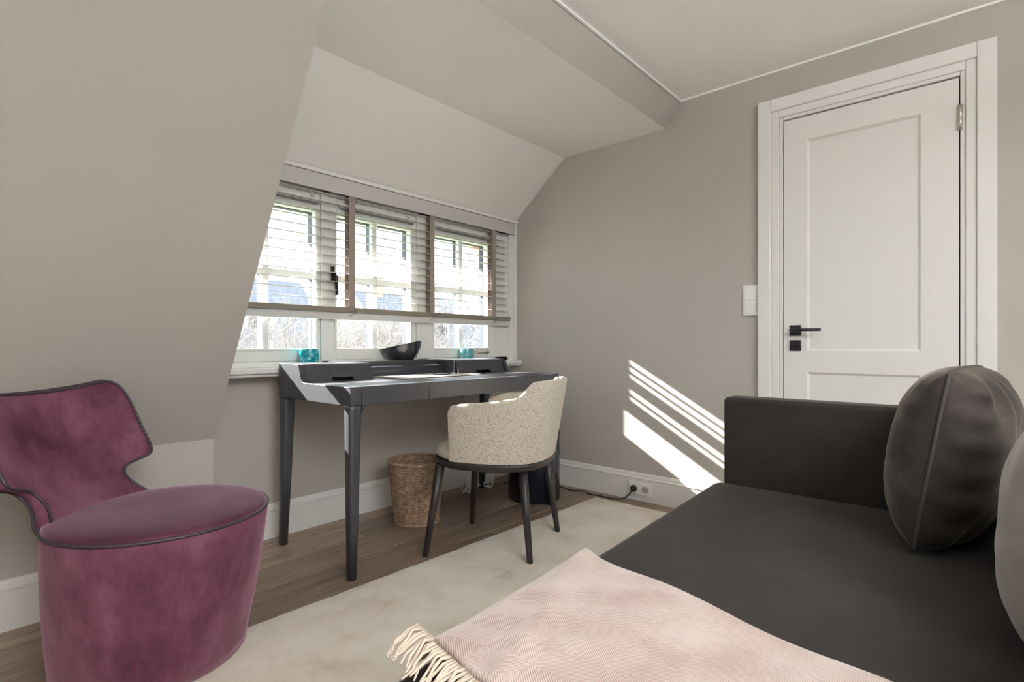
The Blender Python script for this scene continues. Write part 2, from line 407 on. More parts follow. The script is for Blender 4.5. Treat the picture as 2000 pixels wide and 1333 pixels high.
# lever handle, thumb-turn plate, hinge
LY = 0.683
hd = box('handle_plate', XW - .0155, XW - .006, LY - .026, LY + .026, 0.966, 1.018, M_blk, door, .003)
tube('lever', [(XW - .014, LY + .012, .994), (XW - .050, LY + .012, .994), (XW - .058, LY + .004, .994), (XW - .058, LY - .118, .994)], 0.0075, M_blk, hd, 10)
lk = box('lock_plate', XW - .0155, XW - .006, LY - .026, LY + .026, 0.893, 0.945, M_blk, door, .003)
box('thumb_turn', XW - .028, XW - .0155, LY - .018, LY + .018, 0.915, 0.923, M_blk, lk, .002)
for zc in (1.86, 0.25):
    hg = lathe('hinge', [(0.0001, zc - .052), (.0075, zc - .052), (.0075, zc - .002), (.0068, zc - .001), (.0068, zc + .001), (.0075, zc + .002), (.0075, zc + .052), (0.0001, zc + .052)], (XW - .014, DY0 - .004), M_nick, door, 14)
    box('hinge_leaf', XW - .0125, XW - .009, DY0 - .018, DY0 + .001, zc - .05, zc + .05, M_nick, hg)
box('threshold', XW + .0, XW + .05, DY0 - .02, DY1 + .02, -.01, .006, M_gap, door)

# light switch
sw = empty('light_switch', (XW, 0.888, 1.15)); tag(sw, 'white double light switch on the greige wall just left of the door casing', 'switch')
box('frame', XW - .010, XW, 0.856, 0.932, 1.072, 1.230, M_plast, sw, .003)
for z0 in (1.085, 1.154):
    box('rocker', XW - .015, XW - .010, 0.866, 0.922, z0, z0 + .062, M_plast, sw, .002)
# wall socket
XB = XW - .016
so = empty('wall_socket', (XB, 1.51, 0.072)); tag(so, 'white double socket outlet set in the baseboard of the door wall', 'socket')
box('frame', XB - .009, XB, 1.437, 1.587, 0.034, 0.112, M_plast, so, .003)
for yc in (1.548, 1.476):
    s_ = box('insert', XB - .0115, XB - .009, yc - .029, yc + .029, 0.044, 0.102, M_plast, so, .001)
    pr = [(0.0215 * math.cos(a * math.pi / 12), 0.0215 * math.sin(a * math.pi / 12)) for a in range(24)]
    prism('socket_cup', [(yc + a, .073 + b) for a, b in pr], XB - .0125, XB - .0115, 'x', principled('cup_shade', (.45, .45, .44), .5), s_)
    if yc < 1.5:
        for dy in (-.0095, .0095):
            box('contact_hole', XB - .0130, XB - .0125, yc + dy - .0022, yc + dy + .0022, .071, .0755, M_gap, s_)
        for dz in (-.019, .017):
            box('earth_clip', XB - .0135, XB - .0125, yc - .003, yc + .003, .073 + dz, .076 + dz, M_nick, s_)
pc = empty('power_cable', (XB - .03, 1.55, .005)); tag(pc, 'black power cord plugged into the baseboard socket and trailing under the desk', 'cable')
tube('plug', [(XB - .0127, 1.548, .073), (XB - .026, 1.548, .073), (XB - .034, 1.549, .071), (XB - .040, 1.551, .066)], [.0185, .0175, .011, .006], M_cable, pc, 14)
cp = spline([(XB - .040, 1.551, .066), (XB - .048, 1.556, .045), (XB - .056, 1.60, .010), (XB - .075, 1.66, .0045), (XB - .075, 1.74, .0045), (XB - .085, 1.82, .0045), (XB - .05, 1.87, .0045), (XB - .09, 1.95, .0045), (XB - .06, 2.05, .0045), (XB - .10, 2.2, .0045), (XB - .14, 2.34, .0045), (XB - .24, 2.38, .0045)], 60)
tube('cord', cp, .0036, M_cable, pc, 8)

# ------------------------------------------------------------------ window
GY = 2.547                       # plane of the white sashes' inner face
WX0, WX1 = XD, 2.83
ZS = 0.815                      # sill top
sill = struct(boxes('trim_4', [(XD, XW, 2.440, 2.66, 0.790, ZS), (XD, XW, 2.455, 2.56, 0.775, 0.790)], M_trim, None, .004))
# lining of the window recess: frame strip round it, side, head
struct(boxes('trim_5', [(2.862, XW, 2.485, 2.505, ZS, 1.795), (XD, XW, 2.478, 2.50, 1.783, 1.803)], M_trim, None, .002))
struct(boxes('trim_6', [(2.825, XW, 2.505, 2.70, ZS, 1.80), (XD, 2.825, 2.50, 2.70, 1.72, 1.80), (XD - .02, XD + .03, 2.50, 2.70, ZS, 1.72)], M_trim))
frame_zs = (ZS, 1.72)
GB, GT = 0.905, 1.598           # glass bottom / top
wins = [(0.885, 1.376, 1), (1.494, 1.974, 2), (2.155, 2.627, 3)]
fixed = [(XD + .005, 0.850), (1.405, 1.444), (2.020, 2.110), (2.700, 2.825)]
struct(boxes('trim_7', [(a, b, 2.529, 2.65, ZS, 1.72) for a, b in fixed] + [(XD + .03, 2.825, 2.529, 2.65, ZS, 0.842), (XD + .03, 2.825, 2.529, 2.65, 1.69, 1.72)], M_sash, None, .003))
bounds = [(0.851, 1.404), (1.445, 2.019), (2.111, 2.699)]
for (g0, g1, n), (s0, s1) in zip(wins, bounds):
    wn = struct(empty('window_%d' % n, ((s0 + s1) / 2, GY, 0.843)))
    ya, yb, yc = GY - .012, GY + .028, GY + .063
    box('sash_stile', s0, g0, ya, yb, .843, 1.689, M_sash, wn, .003)
    box('sash_stile', g1, s1, ya, yb, .843, 1.689, M_sash, wn, .003)
    box('sash_rail', g0, g1, ya, yb, .843, GB, M_sash, wn, .003)
    box('sash_rail', g0, g1, ya, yb, GT, 1.689, M_sash, wn, .003)
    # raised bead on the sash
    boxes('glazing_bead', [(g0 - .012, g0, ya - .006, ya, GB - .012, GT + .012), (g1, g1 + .012, ya - .006, ya, GB - .012, GT + .012),
                           (g0, g1, ya - .006, ya, GB - .012, GB), (g0, g1, ya - .006, ya, GT, GT + .012)], M_sash, wn, .002)
    mid = (g0 + g1) / 2
    muntin_x = {1: (1.112, 1.143), 2: (1.718, 1.748), 3: (2.372, 2.401)}[n]
    box('muntin', muntin_x[0], muntin_x[1], ya + .006, yb, GB, GT, M_sash, wn, .003)
    for (a, b) in ((g0, muntin_x[0]), (muntin_x[1], g1)):
        box('glazing_bar', a, b, ya + .008, yb, 1.256, 1.288, M_sash, wn, .003)
        for (z0, z1) in ((GB, 1.256), (1.288, GT)):
            mo('pane', [(a, yb - .004, z0), (b, yb - .004, z0), (b, yb - .004, z1), (a, yb - .004, z1)], [(0, 1, 2, 3)], M_glass, wn)
    # dark painted outer face of stiles and bars
    boxes('outer_frame', [(s0, g0 + .003, yb, yc, .843, 1.689), (g1 - .001, s1, yb, yc, .843, 1.689), (g0, g1, yb, yc, .843, GB - .001), (g0, g1, yb, yc, GT - .003, 1.689),
                         (muntin_x[0] + .004, muntin_x[1] - .004, yb, yc, GB, GT), (g0, g1, yb, yc, 1.262, 1.280)], M_ext, wn)
    # slim vent strip over the glass
    vx0, vx1 = g0 + .01, g1 + .012
    vt = box('vent_strip', vx0, vx1, ya - .020, ya, 1.640, 1.662, M_sash, wn, .002)
    box('vent_slot', vx0 + .004, vx1 - .004, ya - .0235, ya - .018, 1.632, 1.640, principled('vent_shadow', (.16, .16, .15), .7), vt)
    box('vent_knob', vx1 - .05, vx1 - .035, ya - .028, ya - .018, 1.662, 1.672, M_nick, vt, .001)
    if n == 2:
        hp = box('handle_plate', 1.460, 1.480, ya - .010, ya, 1.250, 1.330, M_blk, wn, .003)
        tube('window_lever', [(1.470, ya - .008, 1.285), (1.470, ya - .028, 1.285), (1.474, ya - .032, 1.273), (1.479, ya - .032, 1.180)], .0085, M_blk, hp, 10)
    if n == 3:
        st = tube('casement_stay', [(2.50, ya - .018, .872), (2.63, ya - .018, .872)], .005, M_nick, wn, 8)
        for xx in (2.51, 2.62):
            box('stay_pin', xx - .006, xx + .006, ya - .022, ya, .862, .884, M_nick, st, .001)
# dormer eave outside, with a wooden bracket
struct(prism('trim_8', [(2.60, 1.83), (3.32, 1.86), (3.32, 1.96), (2.60, 2.12)], 0.5, 3.5, 'x', principled('eave_timber', (.42, .40, .37), .7)))
struct(prism('trim_9', [(2.72, 1.835), (3.27, 1.858), (3.27, 1.80), (2.95, 1.60), (2.72, 1.42)], 3.02, 3.16, 'x', principled('brick_orange', (.50, .24, .13), .9)))

# ------------------------------------------------------------------ venetian blind
bl = empty('venetian_blind', (1.83, 2.5, 1.06)); tag(bl, 'wide white venetian blind with taupe ladder tapes, lowered two thirds over the window', 'blind')
BX0, BX1 = XD + .035, 2.815
box('valance', BX0, 2.855, 2.480, 2.487, 1.700, 1.780, M_val, bl, .002)
box('head_rail', BX0, BX1, 2.489, 2.526, 1.715, 1.765, M_slat, bl, .003)
sl_me = None
zt, pitch = 1.690, 0.0443
z = zt; k = 0
while z > 1.13:
    if sl_me is None:
        ny = 6; vs = []; fs = []
        for xx in (BX0, 2.79):
            for s_ in (0, 1):
                for i in range(ny + 1):
                    u = i / ny; vs.append((xx, 2.488 + .038 * u, 0.0035 * (1 - (2 * u - 1) ** 2) - .0013 * s_ + .004 * u))
        m_ = ny + 1
        for s_ in (0, 1):
            for i in range(ny): fs.append((s_ * m_ + i, s_ * m_ + i + 1, 2 * m_ + s_ * m_ + i + 1, 2 * m_ + s_ * m_ + i))
        fs += [(0, m_, 3 * m_, 2 * m_), (m_ - 1, 2 * m_ - 1, 4 * m_ - 1, 3 * m_ - 1)]
        o = mo('slat', vs, fs, M_slat, bl, True); sl_me = o
    else:
        o = sl_me.copy(); col.objects.link(o)
    o.location = (0, 0, z); z -= pitch; k += 1
box('bottom_rail', BX0, BX1 - .006, 2.480, 2.490, 1.089, 1.117, M_rail, bl, .003)
box('bottom_rail_underside', BX0, BX1 - .006, 2.490, 2.526, 1.054, 1.112, M_slat, bl, .003)
for tx in (1.556, 2.103, 2.646):
    box('ladder_tape', tx - .0175, tx + .0175, 2.4858, 2.4866, 1.117, 1.700, M_tape, bl)
    tb = box('ladder_tape', tx - .0175, tx + .0175, 2.5275, 2.5282, 1.112, 1.712, M_tapeb, bl); tb['label'] = 'brown rear tape'
    tube('lift_cord', [(tx - .002, 2.514, 1.10), (tx - .002, 2.514, 1.712)], .0010, M_slat, bl, 5)
    tube('tape_clip', [(tx - .026, 2.474, 1.096), (tx + .024, 2.473, 1.104), (tx + .02, 2.474, 1.090), (tx - .012, 2.474, 1.078), (tx - .020, 2.474, 1.068)], .0022, M_tape, bl, 6)

# ------------------------------------------------------------------ desk
DX0, DX1, DYF, DYR, DT, DBt = 1.135, 2.485, 1.825, 2.420, 0.757, 0.683
dk = empty('writing_desk', (1.8, 2.13, 0)); tag(dk, 'anthracite lacquered writing desk with raised rear boxes and tapered legs below the window', 'desk')
GZ = 0.838
end_prof = [(DYF, DBt), (DYR, DBt), (DYR, GZ), (2.275, GZ), (2.248, GZ - .003), (2.232, GZ - .015), (2.214, DT + .018), (2.204, DT + .006), (2.186, DT), (DYF + .003, DT), (DYF, DT - .003)]
for nm, a, b in (('side_panel', DX0, DX0 + .022), ('side_panel', DX1 - .022, DX1)):
    bevel(prism(nm, end_prof, a, b, 'x', M_desk, dk), .0015)
box('desk_top', DX0 + .022, DX1 - .022, DYF + .001, DYR - .004, DT - .022, DT, M_desk, dk, .0015)
# two drawer fronts
XSPL = 1.526
for a, b in ((DX0 + .053, XSPL - .0012), (XSPL + .0012, DX1 - .053)):
    box('drawer_front', a, b, DYF, DYF + .018, DBt, DT - .001, M_desk, dk, .0012)
box('back_apron', DX0 + .02, DX1 - .02, DYR - .02, DYR, DBt, DT - .02, M_desk, dk)
box('drawer_box', DX0 + .06, DX1 - .06, DYF + .02, DYR - .12, DBt + .004, DT - .023, M_deskin, dk)
# rear boxes with a finger slot
cap_prof = [(2.186, DT), (2.204, DT + .006), (2.214, DT + .018), (2.232, GZ - .015), (2.248, GZ - .003), (2.275, GZ), (DYR, GZ), (DYR, GZ - .012), (2.262, GZ - .012), (2.244, GZ - .03), (2.224, DT + .016), (2.212, DT)]
for a, b in ((DX0 + .0225, 1.500), (2.062, 2.440)):
    w_ = b - a; s0, s1 = a + w_ * .36, a + w_ * .68
    zc = 0.028     # height of the slot
    lid = bevel(prism('box_lid', [(y, z) for y, z in cap_prof], a, s0, 'x', M_desk, dk, True), .001)
    prism('box_lid_part', cap_prof, s1, b, 'x', M_desk, lid, True)
    top_prof = [(2.2135, DT + .018), (2.232, GZ - .015), (2.248, GZ - .003), (2.275, GZ), (DYR, GZ), (DYR, GZ - .012), (2.262, GZ - .012), (2.244, GZ - .03), (2.228, DT + .018)]
    prism('box_lid_part', top_prof, s0, s1, 'x', M_desk, lid, True)
    box('box_inside', a + .002, b - .002, 2.27, DYR - .004, DT, GZ - .013, M_deskin, lid)
# middle tray between the boxes
prism('tray_front', [(2.335, DT), (2.335, .792), (2.340, .806), (2.352, .811), (2.372, .811), (2.372, DT)], 1.500, 2.062, 'x', M_deskin, dk)
box('tray_floor', 1.500, 2.062, 2.372, DYR - .014, DT, .770, M_deskin, dk)
box('tray_back', 1.500, 2.062, DYR - .014, DYR, DT, GZ, M_desk, dk, .002)
for xx in (1.496, 2.056): box('box_cheek', xx, xx + .01, 2.24, DYR, DT, GZ - .004, M_desk, dk, .002)
# tapered legs with a rounded shoulder
def leg(x0, x1, y0, y1, sx, sy):
    """x0<x1 top footprint, leg tapers to the outer-side corner; sx/sy: +1 if the outer face is the low side"""
    vs, fs = [], []
    prof = [(DBt + .001, 1.0, 0.0), (DBt - .012, 1.0, .0), (DBt - .04, .99, .0), (0.30, .80, .35), (0.0, .60, 1.0)]
    for (z, k, sh) in prof:
        wx = (x1 - x0) * k; wy = (y1 - y0) * k
        off = 0.014 * sh
        if sx > 0: xa = x0 + off * .5; xb = xa + wx
        else: xb = x1 - off * .5; xa = xb - wx
        if sy > 0: ya = y0 + off; yb = ya + wy
        else: yb = y1 + (0.022 * sh); ya = yb - wy
        # rounded section
        n = 5; r_ = min(xb - xa, yb - ya) * .28
        for (cx, cy, a0) in ((xb - r_, yb - r_, 0), (xa + r_, yb - r_, 90), (xa + r_, ya + r_, 180), (xb - r_, ya + r_, 270)):
            for i in range(n):
                a = R(a0 + 90 * i / (n - 1)); vs.append((cx + r_ * math.cos(a), cy + r_ * math.sin(a), z))
    m_ = 20
    for i in range(len(prof) - 1):
        for k in range(m_): fs.append((i * m_ + k, i * m_ + (k + 1) % m_, (i + 1) * m_ + (k + 1) % m_, (i + 1) * m_ + k))
    fs += [tuple(range(m_)), tuple(range((len(prof) - 1) * m_, len(prof) * m_))]
    return mo('leg', vs, fs, M_desk, dk, True)
lw = .055
for (x0, sx) in ((DX0, 1), (DX1 - lw, -1)):
    for (y0, sy) in ((DYF, 1), (DYR - lw, -1)):
        lg = leg(x0, x0 + lw, y0, y0 + lw, sx, sy)
        if sy > 0:   # corner block flush with the apron, and the rounded shoulder
            box('corner_block', x0 + (.0002 if sx > 0 else 0), x0 + lw - .002, y0 + .0002, y0 + lw - .004, DBt, DT - .002, M_desk, lg, .006)
            rr = .03; xx = x0 + lw - .001 if sx > 0 else x0 + .001
            pr = [(xx, DBt + .001), (xx + sx * rr, DBt + .001)] + [(xx + sx * (rr - rr * math.sin(R(a))), DBt - rr + rr * math.cos(R(a))) for a in range(0, 91, 15)]
            prism('shoulder', pr, y0 + .002, y0 + .018, 'y', M_desk, lg)
# desk pad and slim tray on it
pad = empty('desk_pad', (1.8, 2.15, DT)); tag(pad, 'thin pale leather pad with brown edge lying on the desk top', 'desk pad')
box('pad_top', 1.575, 2.09, 2.062, 2.325, DT + .004, DT + .0058, M_leather, pad, .0008)
box('pad_edge', 1.572, 2.093, 2.059, 2.328, DT, DT + .004, M_leatheredge, pad, .001)
el = [(1.905 + .055 * math.cos(a * math.pi / 16), 2.175 + .028 * math.sin(a * math.pi / 16), DT + .0085 + .0035 * (1 + math.sin(a * math.pi / 16))) for a in range(32)]
tag(tube('oval_loop', el, .0022, M_glossblk, None, 6, True), 'slim dark oval loop lying on the pale desk pad', 'loop')

# ------------------------------------------------------------------ things on the sill
def holder(x, y, mat, label, h=.088, r=.046):
    h0 = ZS + .0004
    prof = [(.0001, h0), (r * .86, h0), (r * .96, h0 + .010), (r * 1.02, h0 + h * .5), (r * .98, h0 + h - .003), (r * .96, h0 + h), (r * .90, h0 + h - .003), (r * .93, h0 + h * .5), (r * .86, h0 + .014), (.0001, h0 + .012)]
    e = empty('tealight_holder', (x, y, h0)); tag(e, label, 'candle holder', 'mosaic glass tealight holders')
    lathe('glass_cup', prof, (x, y), mat, e, 40)
    lathe('tealight', [(.0001, h0 + .014), (.019, h0 + .014), (.019, h0 + .028), (.0001, h0 + .028)], (x, y), M_plast, e, 20)
holder(1.312, 2.477, M_teal, 'bright turquoise mosaic glass tealight holder on the sill behind the left desk box')
holder(2.380, 2.479, M_tealp, 'pale aqua mosaic glass tealight holder on the sill behind the right desk box', .083, .045)
# asymmetrical black bowl
def bowl():
    c = (1.866, 2.478); seg = 56; vs = []; fs = []
    z0 = ZS + .0005
    prof = [(.001, 0, 0), (.036, 0, 0), (.046, .004, .0), (.072, .020, .10), (.094, .044, .35), (.106, .068, .65), (.110, .090, 1), (.1115, .094, 1.02), (.109, .093, 1.0), (.102, .070, .65), (.090, .050, .35), (.066, .028, .10), (.001, .016, 0)]
    for (r_, h, k) in prof:
        for i in range(seg):
            a = 2 * math.pi * i / seg
            d = Vector((math.cos(a), math.sin(a)))
            tilt = d.dot(Vector((.80, -.60)))       # high lip to the right front
            hh = h * (1 + .0) + k * (.014 + .024 * tilt)
            rr = r_ * (1 + .06 * k * abs(d.dot(Vector((.75, -.66)))))
            vs.append((c[0] + d.x * rr, c[1] + d.y * rr, z0 + hh))
    n = len(prof)
    for i in range(n - 1):
        for k in range(seg): fs.append((i * seg + k, i * seg + (k + 1) % seg, (i + 1) * seg + (k + 1) % seg, (i + 1) * seg + k))
    fs += [tuple(range(seg)), tuple(range((n - 1) * seg, n * seg))]
    return mo('bowl', vs, fs, M_bowl, None, True)
tag(bowl(), 'glossy black ceramic bowl with a slanting rim on the window sill', 'bowl')

# ------------------------------------------------------------------ desk chair (local frame: front is +y)
CH = empty('desk_chair', (1.815, 1.690, 0), math.atan2(-.40, .91) * -1)
tag(CH, 'cream boucle tub chair with dark tapered legs, pushed in at the desk', 'chair')
def plan(a, sc_=1.0):
    """outline of seat: a = angle from the back (-y), superellipse"""
    n = 2.7; ca, sa = math.cos(a), math.sin(a)
    x_ = abs(sa) ** (2 / n) * (1 if sa >= 0 else -1) * .262 * sc_
    y_ = -abs(ca) ** (2 / n) * (1 if ca >= 0 else -1) * .262 * sc_
    return x_, y_
def ring(prof, seg=64):
    vs, fs = [], []
    for (s_, z) in prof:
        for i in range(seg):
            x_, y_ = plan(2 * math.pi * i / seg); vs.append((x_ * s_, y_ * s_, z))
    for i in range(len(prof) - 1):
        for k in range(seg): fs.append((i * seg + k, i * seg + (k + 1) % seg, (i + 1) * seg + (k + 1) % seg, (i + 1) * seg + k))
    fs += [tuple(range(seg)), tuple(range((len(prof) - 1) * seg, len(prof) * seg))]
    return vs, fs
vs, fs = ring([(.2, .388), (.93, .388), (.97, .392), (1.0, .408), (1.0, .420), (.98, .4225), (.2, .4225)])
mo('seat_frame', vs, fs, M_leg, CH, True, world=False)
vs, fs = ring([(.1, .423), (.93, .423), (.97, .430), (.985, .445), (.97, .463), (.92, .474), (.75, .482), (.4, .487), (.05, .488)])
mo('seat', vs, fs, M_bou, CH, True, world=False)
AMAX = R(113)
def hgt(a):
    t = abs(a) / R(1)
    if t < 42: return .764 - .006 * (t / 42) ** 2
    if t < 63:
        u = (t - 42) / 21; u = u * u * (3 - 2 * u); return .758 + (.690 - .758) * u
    return .690 + (.652 - .690) * min(1, (t - 63) / 48)
def shell():
    na, nv = 72, 12; vs, fs = [], []
    def P(a, v, inner):
        t = abs(a) / AMAX
        h = hgt(a)
        # front ends of arms are rounded off
        e = max(0, (t - .955) / .045); h -= .022 * e * e
        z0 = .4228
        z = z0 + (h - z0) * v
        flare = 1.0 + (.10 * (1 - .5 * t)) * (v ** .9) * (h - z0) / .36
        s_ = flare - (.105 - .03 * v if inner else 0)
        x_, y_ = plan(a)
        lean = -.035 * max(0, math.cos(a)) * v
        return (x_ * s_, y_ * s_ + lean, z)
    rows = []
    for i in range(na + 1):
        a = -AMAX + 2 * AMAX * i / na
        loop = [P(a, v / nv, False) for v in range(nv + 1)]
        o_, i_ = Vector(P(a, 1, False)), Vector(P(a, 1, True))
        for k in range(1, 5):
            th = math.pi * k / 5; mid = (o_ + i_) / 2; hw = (o_ - i_) / 2
            p = mid + hw * math.cos(th); p.z += .011 * math.sin(th); loop.append(tuple(p))
        loop += [P(a, 1 - v / nv, True) for v in range(nv + 1)]
        rows.append(loop)
    m_ = len(rows[0])
    for r_ in rows: vs += r_
    for i in range(na):
        for k in range(m_):
            fs.append((i * m_ + k, i * m_ + (k + 1) % m_, (i + 1) * m_ + (k + 1) % m_, (i + 1) * m_ + k))
    fs += [tuple(range(m_)), tuple(range(na * m_, (na + 1) * m_))]
    return vs, fs
vs, fs = shell()
o = mo('backrest', vs, fs, M_bou, CH, True, world=False); bevel(o, .008, 3)
ca_, sa_ = math.cos(-CH.rotation_euler.z), math.sin(-CH.rotation_euler.z)
for (wx_, wy_) in ((1.498, 1.817), (1.721, 1.412), (2.106, 1.554), (1.935, 1.975)):
    dx, dy = wx_ - CH.location.x, wy_ - CH.location.y
    lx, ly = dx * ca_ - dy * sa_, dx * sa_ + dy * ca_
    tx, ty = lx * .80, ly * .80
    zb = .011 if wy_ < 1.7 else 0.0
    tube('leg', [(lx, ly, zb), (lx, ly, zb + 0.003), (lx + (tx - lx) * .5, ly + (ty - ly) * .5, .2), (tx, ty, .395)], [.0105, .0125, .0165, .021], M_leg, CH, 16, world=False)

# ------------------------------------------------------------------ plum lounge chair
PC = Vector((.486, 1.736)); BZ = .450; PR = .266; BPHI = R(34.8)
pw = Vector((math.cos(BPHI), math.sin(BPHI))); pb = Vector((-math.sin(BPHI), math.cos(BPHI)))
pl = empty('lounge_chair', (PC.x, PC.y, 0)); tag(pl, 'plum velvet swivel lounge chair with round base and notched wing back', 'armchair')
def circ(c, r_, z, seg=72): return [(c[0] + r_ * math.cos(2 * math.pi * i / seg), c[1] + r_ * math.sin(2 * math.pi * i / seg), z) for i in range(seg)]
def loft(rings):
    vs, fs = [], []; s_ = len(rings[0])
    for r_ in rings: vs += r_
    for i in range(len(rings) - 1):
        for k in range(s_): fs.append((i * s_ + k, i * s_ + (k + 1) % s_, (i + 1) * s_ + (k + 1) % s_, (i + 1) * s_ + k))
    fs += [tuple(range(s_)), tuple(range((len(rings) - 1) * s_, len(rings) * s_))]
    return vs, fs
cb = Vector((.490, 1.835))
rg = []
for i in range(13):
    t = i / 12; c = cb.lerp(PC, t); r_ = .240 + (PR + .001 - .240) * (1 - (1 - t) ** 1.8)
    rg.append(circ(c, r_, .014 + (BZ - .010 - .014) * t))
rg.insert(0, circ(cb, .232, .014))
rg.append(circ(PC, PR - .002, BZ - .003))
vs, fs = loft(rg); mo('base_upholstery', vs, fs, M_plum, pl, True)
vs, fs = loft([circ(cb, .225, 0), circ(cb, .228, .002), circ(cb, .228, .012)]); mo('swivel_plate', vs, fs, M_blk, pl, True)
sr = []
for (k, dz) in ((.263, -.004), (.264, .003), (.258, .009), (.240, .014), (.19, .018), (.12, .019), (.04, .019)):
    sr.append(circ(PC, k, BZ + dz))
vs, fs = loft(sr); mo('seat', vs, fs, M_plumseat, pl, True)
tube('piping', circ(PC, .2668, BZ), .0040, M_pipe, pl, 8, True)
side = spline([(.150, .395), (.165, .435), (.158, .460), (.143, .482), (.1355, .503), (.139, .524), (.156, .541), (.187, .552), (.212, .560), (.229, .573), (.234, .600), (.236, .660), (.235, .730), (.229, .775), (.216, .797), (.198, .803)], 56)
NS = len(side)
cz = [.395 + (.779 - .395) * (i / (NS - 1)) for i in range(NS)]
def back_pt(s_, i, off):
    wv = side[i][0] * s_; z = cz[i] + (side[i][1] - cz[i]) * (abs(s_) ** 2.2)
    hh = z - BZ
    sm = min(1, max(0, (z - .455) / .10)); sm = sm * sm * (3 - 2 * sm)
    b_ = .205 + .040 * sm + .62 * max(0, hh) - (.14 * max(0, hh - .2)) - wv * wv * (.9 + .75 * sm) + 1.1 * min(0, hh)
    # pillowy front surface
    edge = (1 - s_ ** 4)
    b_ -= (.010 * edge if off < 0 else 0)
    n_b = 1.0; n_w = 3.2 * wv      # outward normal leans with curvature
    l_ = math.hypot(n_b, n_w)
    b_ += off * n_b / l_; wv2 = wv + off * n_w / l_
    p = PC + pw * wv2 + pb * b_
    return (p.x, p.y, z)
ns = 28; vs, fs = [], []
for off in (-.004, .034):
    for i in range(NS):
        for j in range(ns + 1): vs.append(back_pt(-1 + 2 * j / ns, i, off))
q = NS * (ns + 1); r1 = ns + 1
for o_ in (0, q):
    for i in range(NS - 1):
        for j in range(ns): fs.append((o_ + i * r1 + j, o_ + i * r1 + j + 1, o_ + (i + 1) * r1 + j + 1, o_ + (i + 1) * r1 + j))
edge = [i * r1 for i in range(NS)] + [(NS - 1) * r1 + j for j in range(1, ns + 1)] + [i * r1 + ns for i in range(NS - 2, -1, -1)] + [j for j in range(ns - 1, 0, -1)]
for a, b in zip(edge, edge[1:] + edge[:1]): fs.append((a, b, b + q, a + q))
mo('backrest', vs, fs, M_plum, pl, True)
E_ = edge[:-(ns - 1)]
tube('piping', [vs[i] for i in E_], .0042, M_pipe, pl, 6)
tube('piping', [vs[i + q] for i in E_], .0042, M_pipe, pl, 6)

# ------------------------------------------------------------------ rug
def rug():
    x0, x1, y0, y1 = -1.2, 2.76, -.2, 1.790
    nx, ny = 120, 60; vs, fs = [], []
    for j in range(ny + 1):
        for i in range(nx + 1):
            u, v_ = i / nx, j / ny
            x_ = x0 + (x1 - x0) * u; y_ = y0 + (y1 - y0) * v_
            e = min(u * nx, (1 - u) * nx, v_ * ny, (1 - v_) * ny)
            z_ = .011 if e >= 1 else .0015
            n_ = noise.noise(Vector((x_ * 9, y_ * 9, 0)))
            if e < 1: x_ += n_ * .004; y_ += n_ * .004
            if j == ny: y_ += .006 * noise.noise(Vector((x_ * 3, 1, 0)))
            vs.append((x_, y_ - (x_ - .76) * .020, z_ + n_ * .0008))
    for j in range(ny):
        for i in range(nx): a = j * (nx + 1) + i; fs.append((a, a + 1, a + nx + 2, a + nx + 1))
    return mo('rug', vs, fs, M_rug, None, True)
tag(rug(), 'large ivory beige low pile rug with mottled wear on the oak floor', 'rug')

# ------------------------------------------------------------------ sofa / daybed
so_ = empty('sofa', (1.25, .3, 0)); tag(so_, 'low charcoal velvet daybed sofa with one flat arm, in front of the door', 'sofa')
SZ = .42; SX0, SX1, SY0, SY1 = .425, 2.02, -.10, .735
def rr_outline(x0, x1, y0, y1, radii, n=8):
    out = []
    for (cx, cy, r_, a0) in ((x1, y1, radii[0], 0), (x0, y1, radii[1], 90), (x0, y0, radii[2], 180), (x1, y0, radii[3], 270)):
        sx = -1 if cx == x1 else 1; sy = -1 if cy == y1 else 1
        for i in range(n + 1):
            a = R(a0 + 90 * i / n); out.append((cx + sx * r_ + r_ * math.cos(a), cy + sy * r_ + r_ * math.sin(a)))
    return out
def inset(outl, d, c):
    o2 = []
    n = len(outl)
    for i, p in enumerate(outl):
        a = Vector(outl[i - 1]); b = Vector(outl[(i + 1) % n]); t = (b - a).normalized()
        nn = Vector((-t.y, t.x)); o2.append((p[0] + nn.x * d, p[1] + nn.y * d))
    return o2
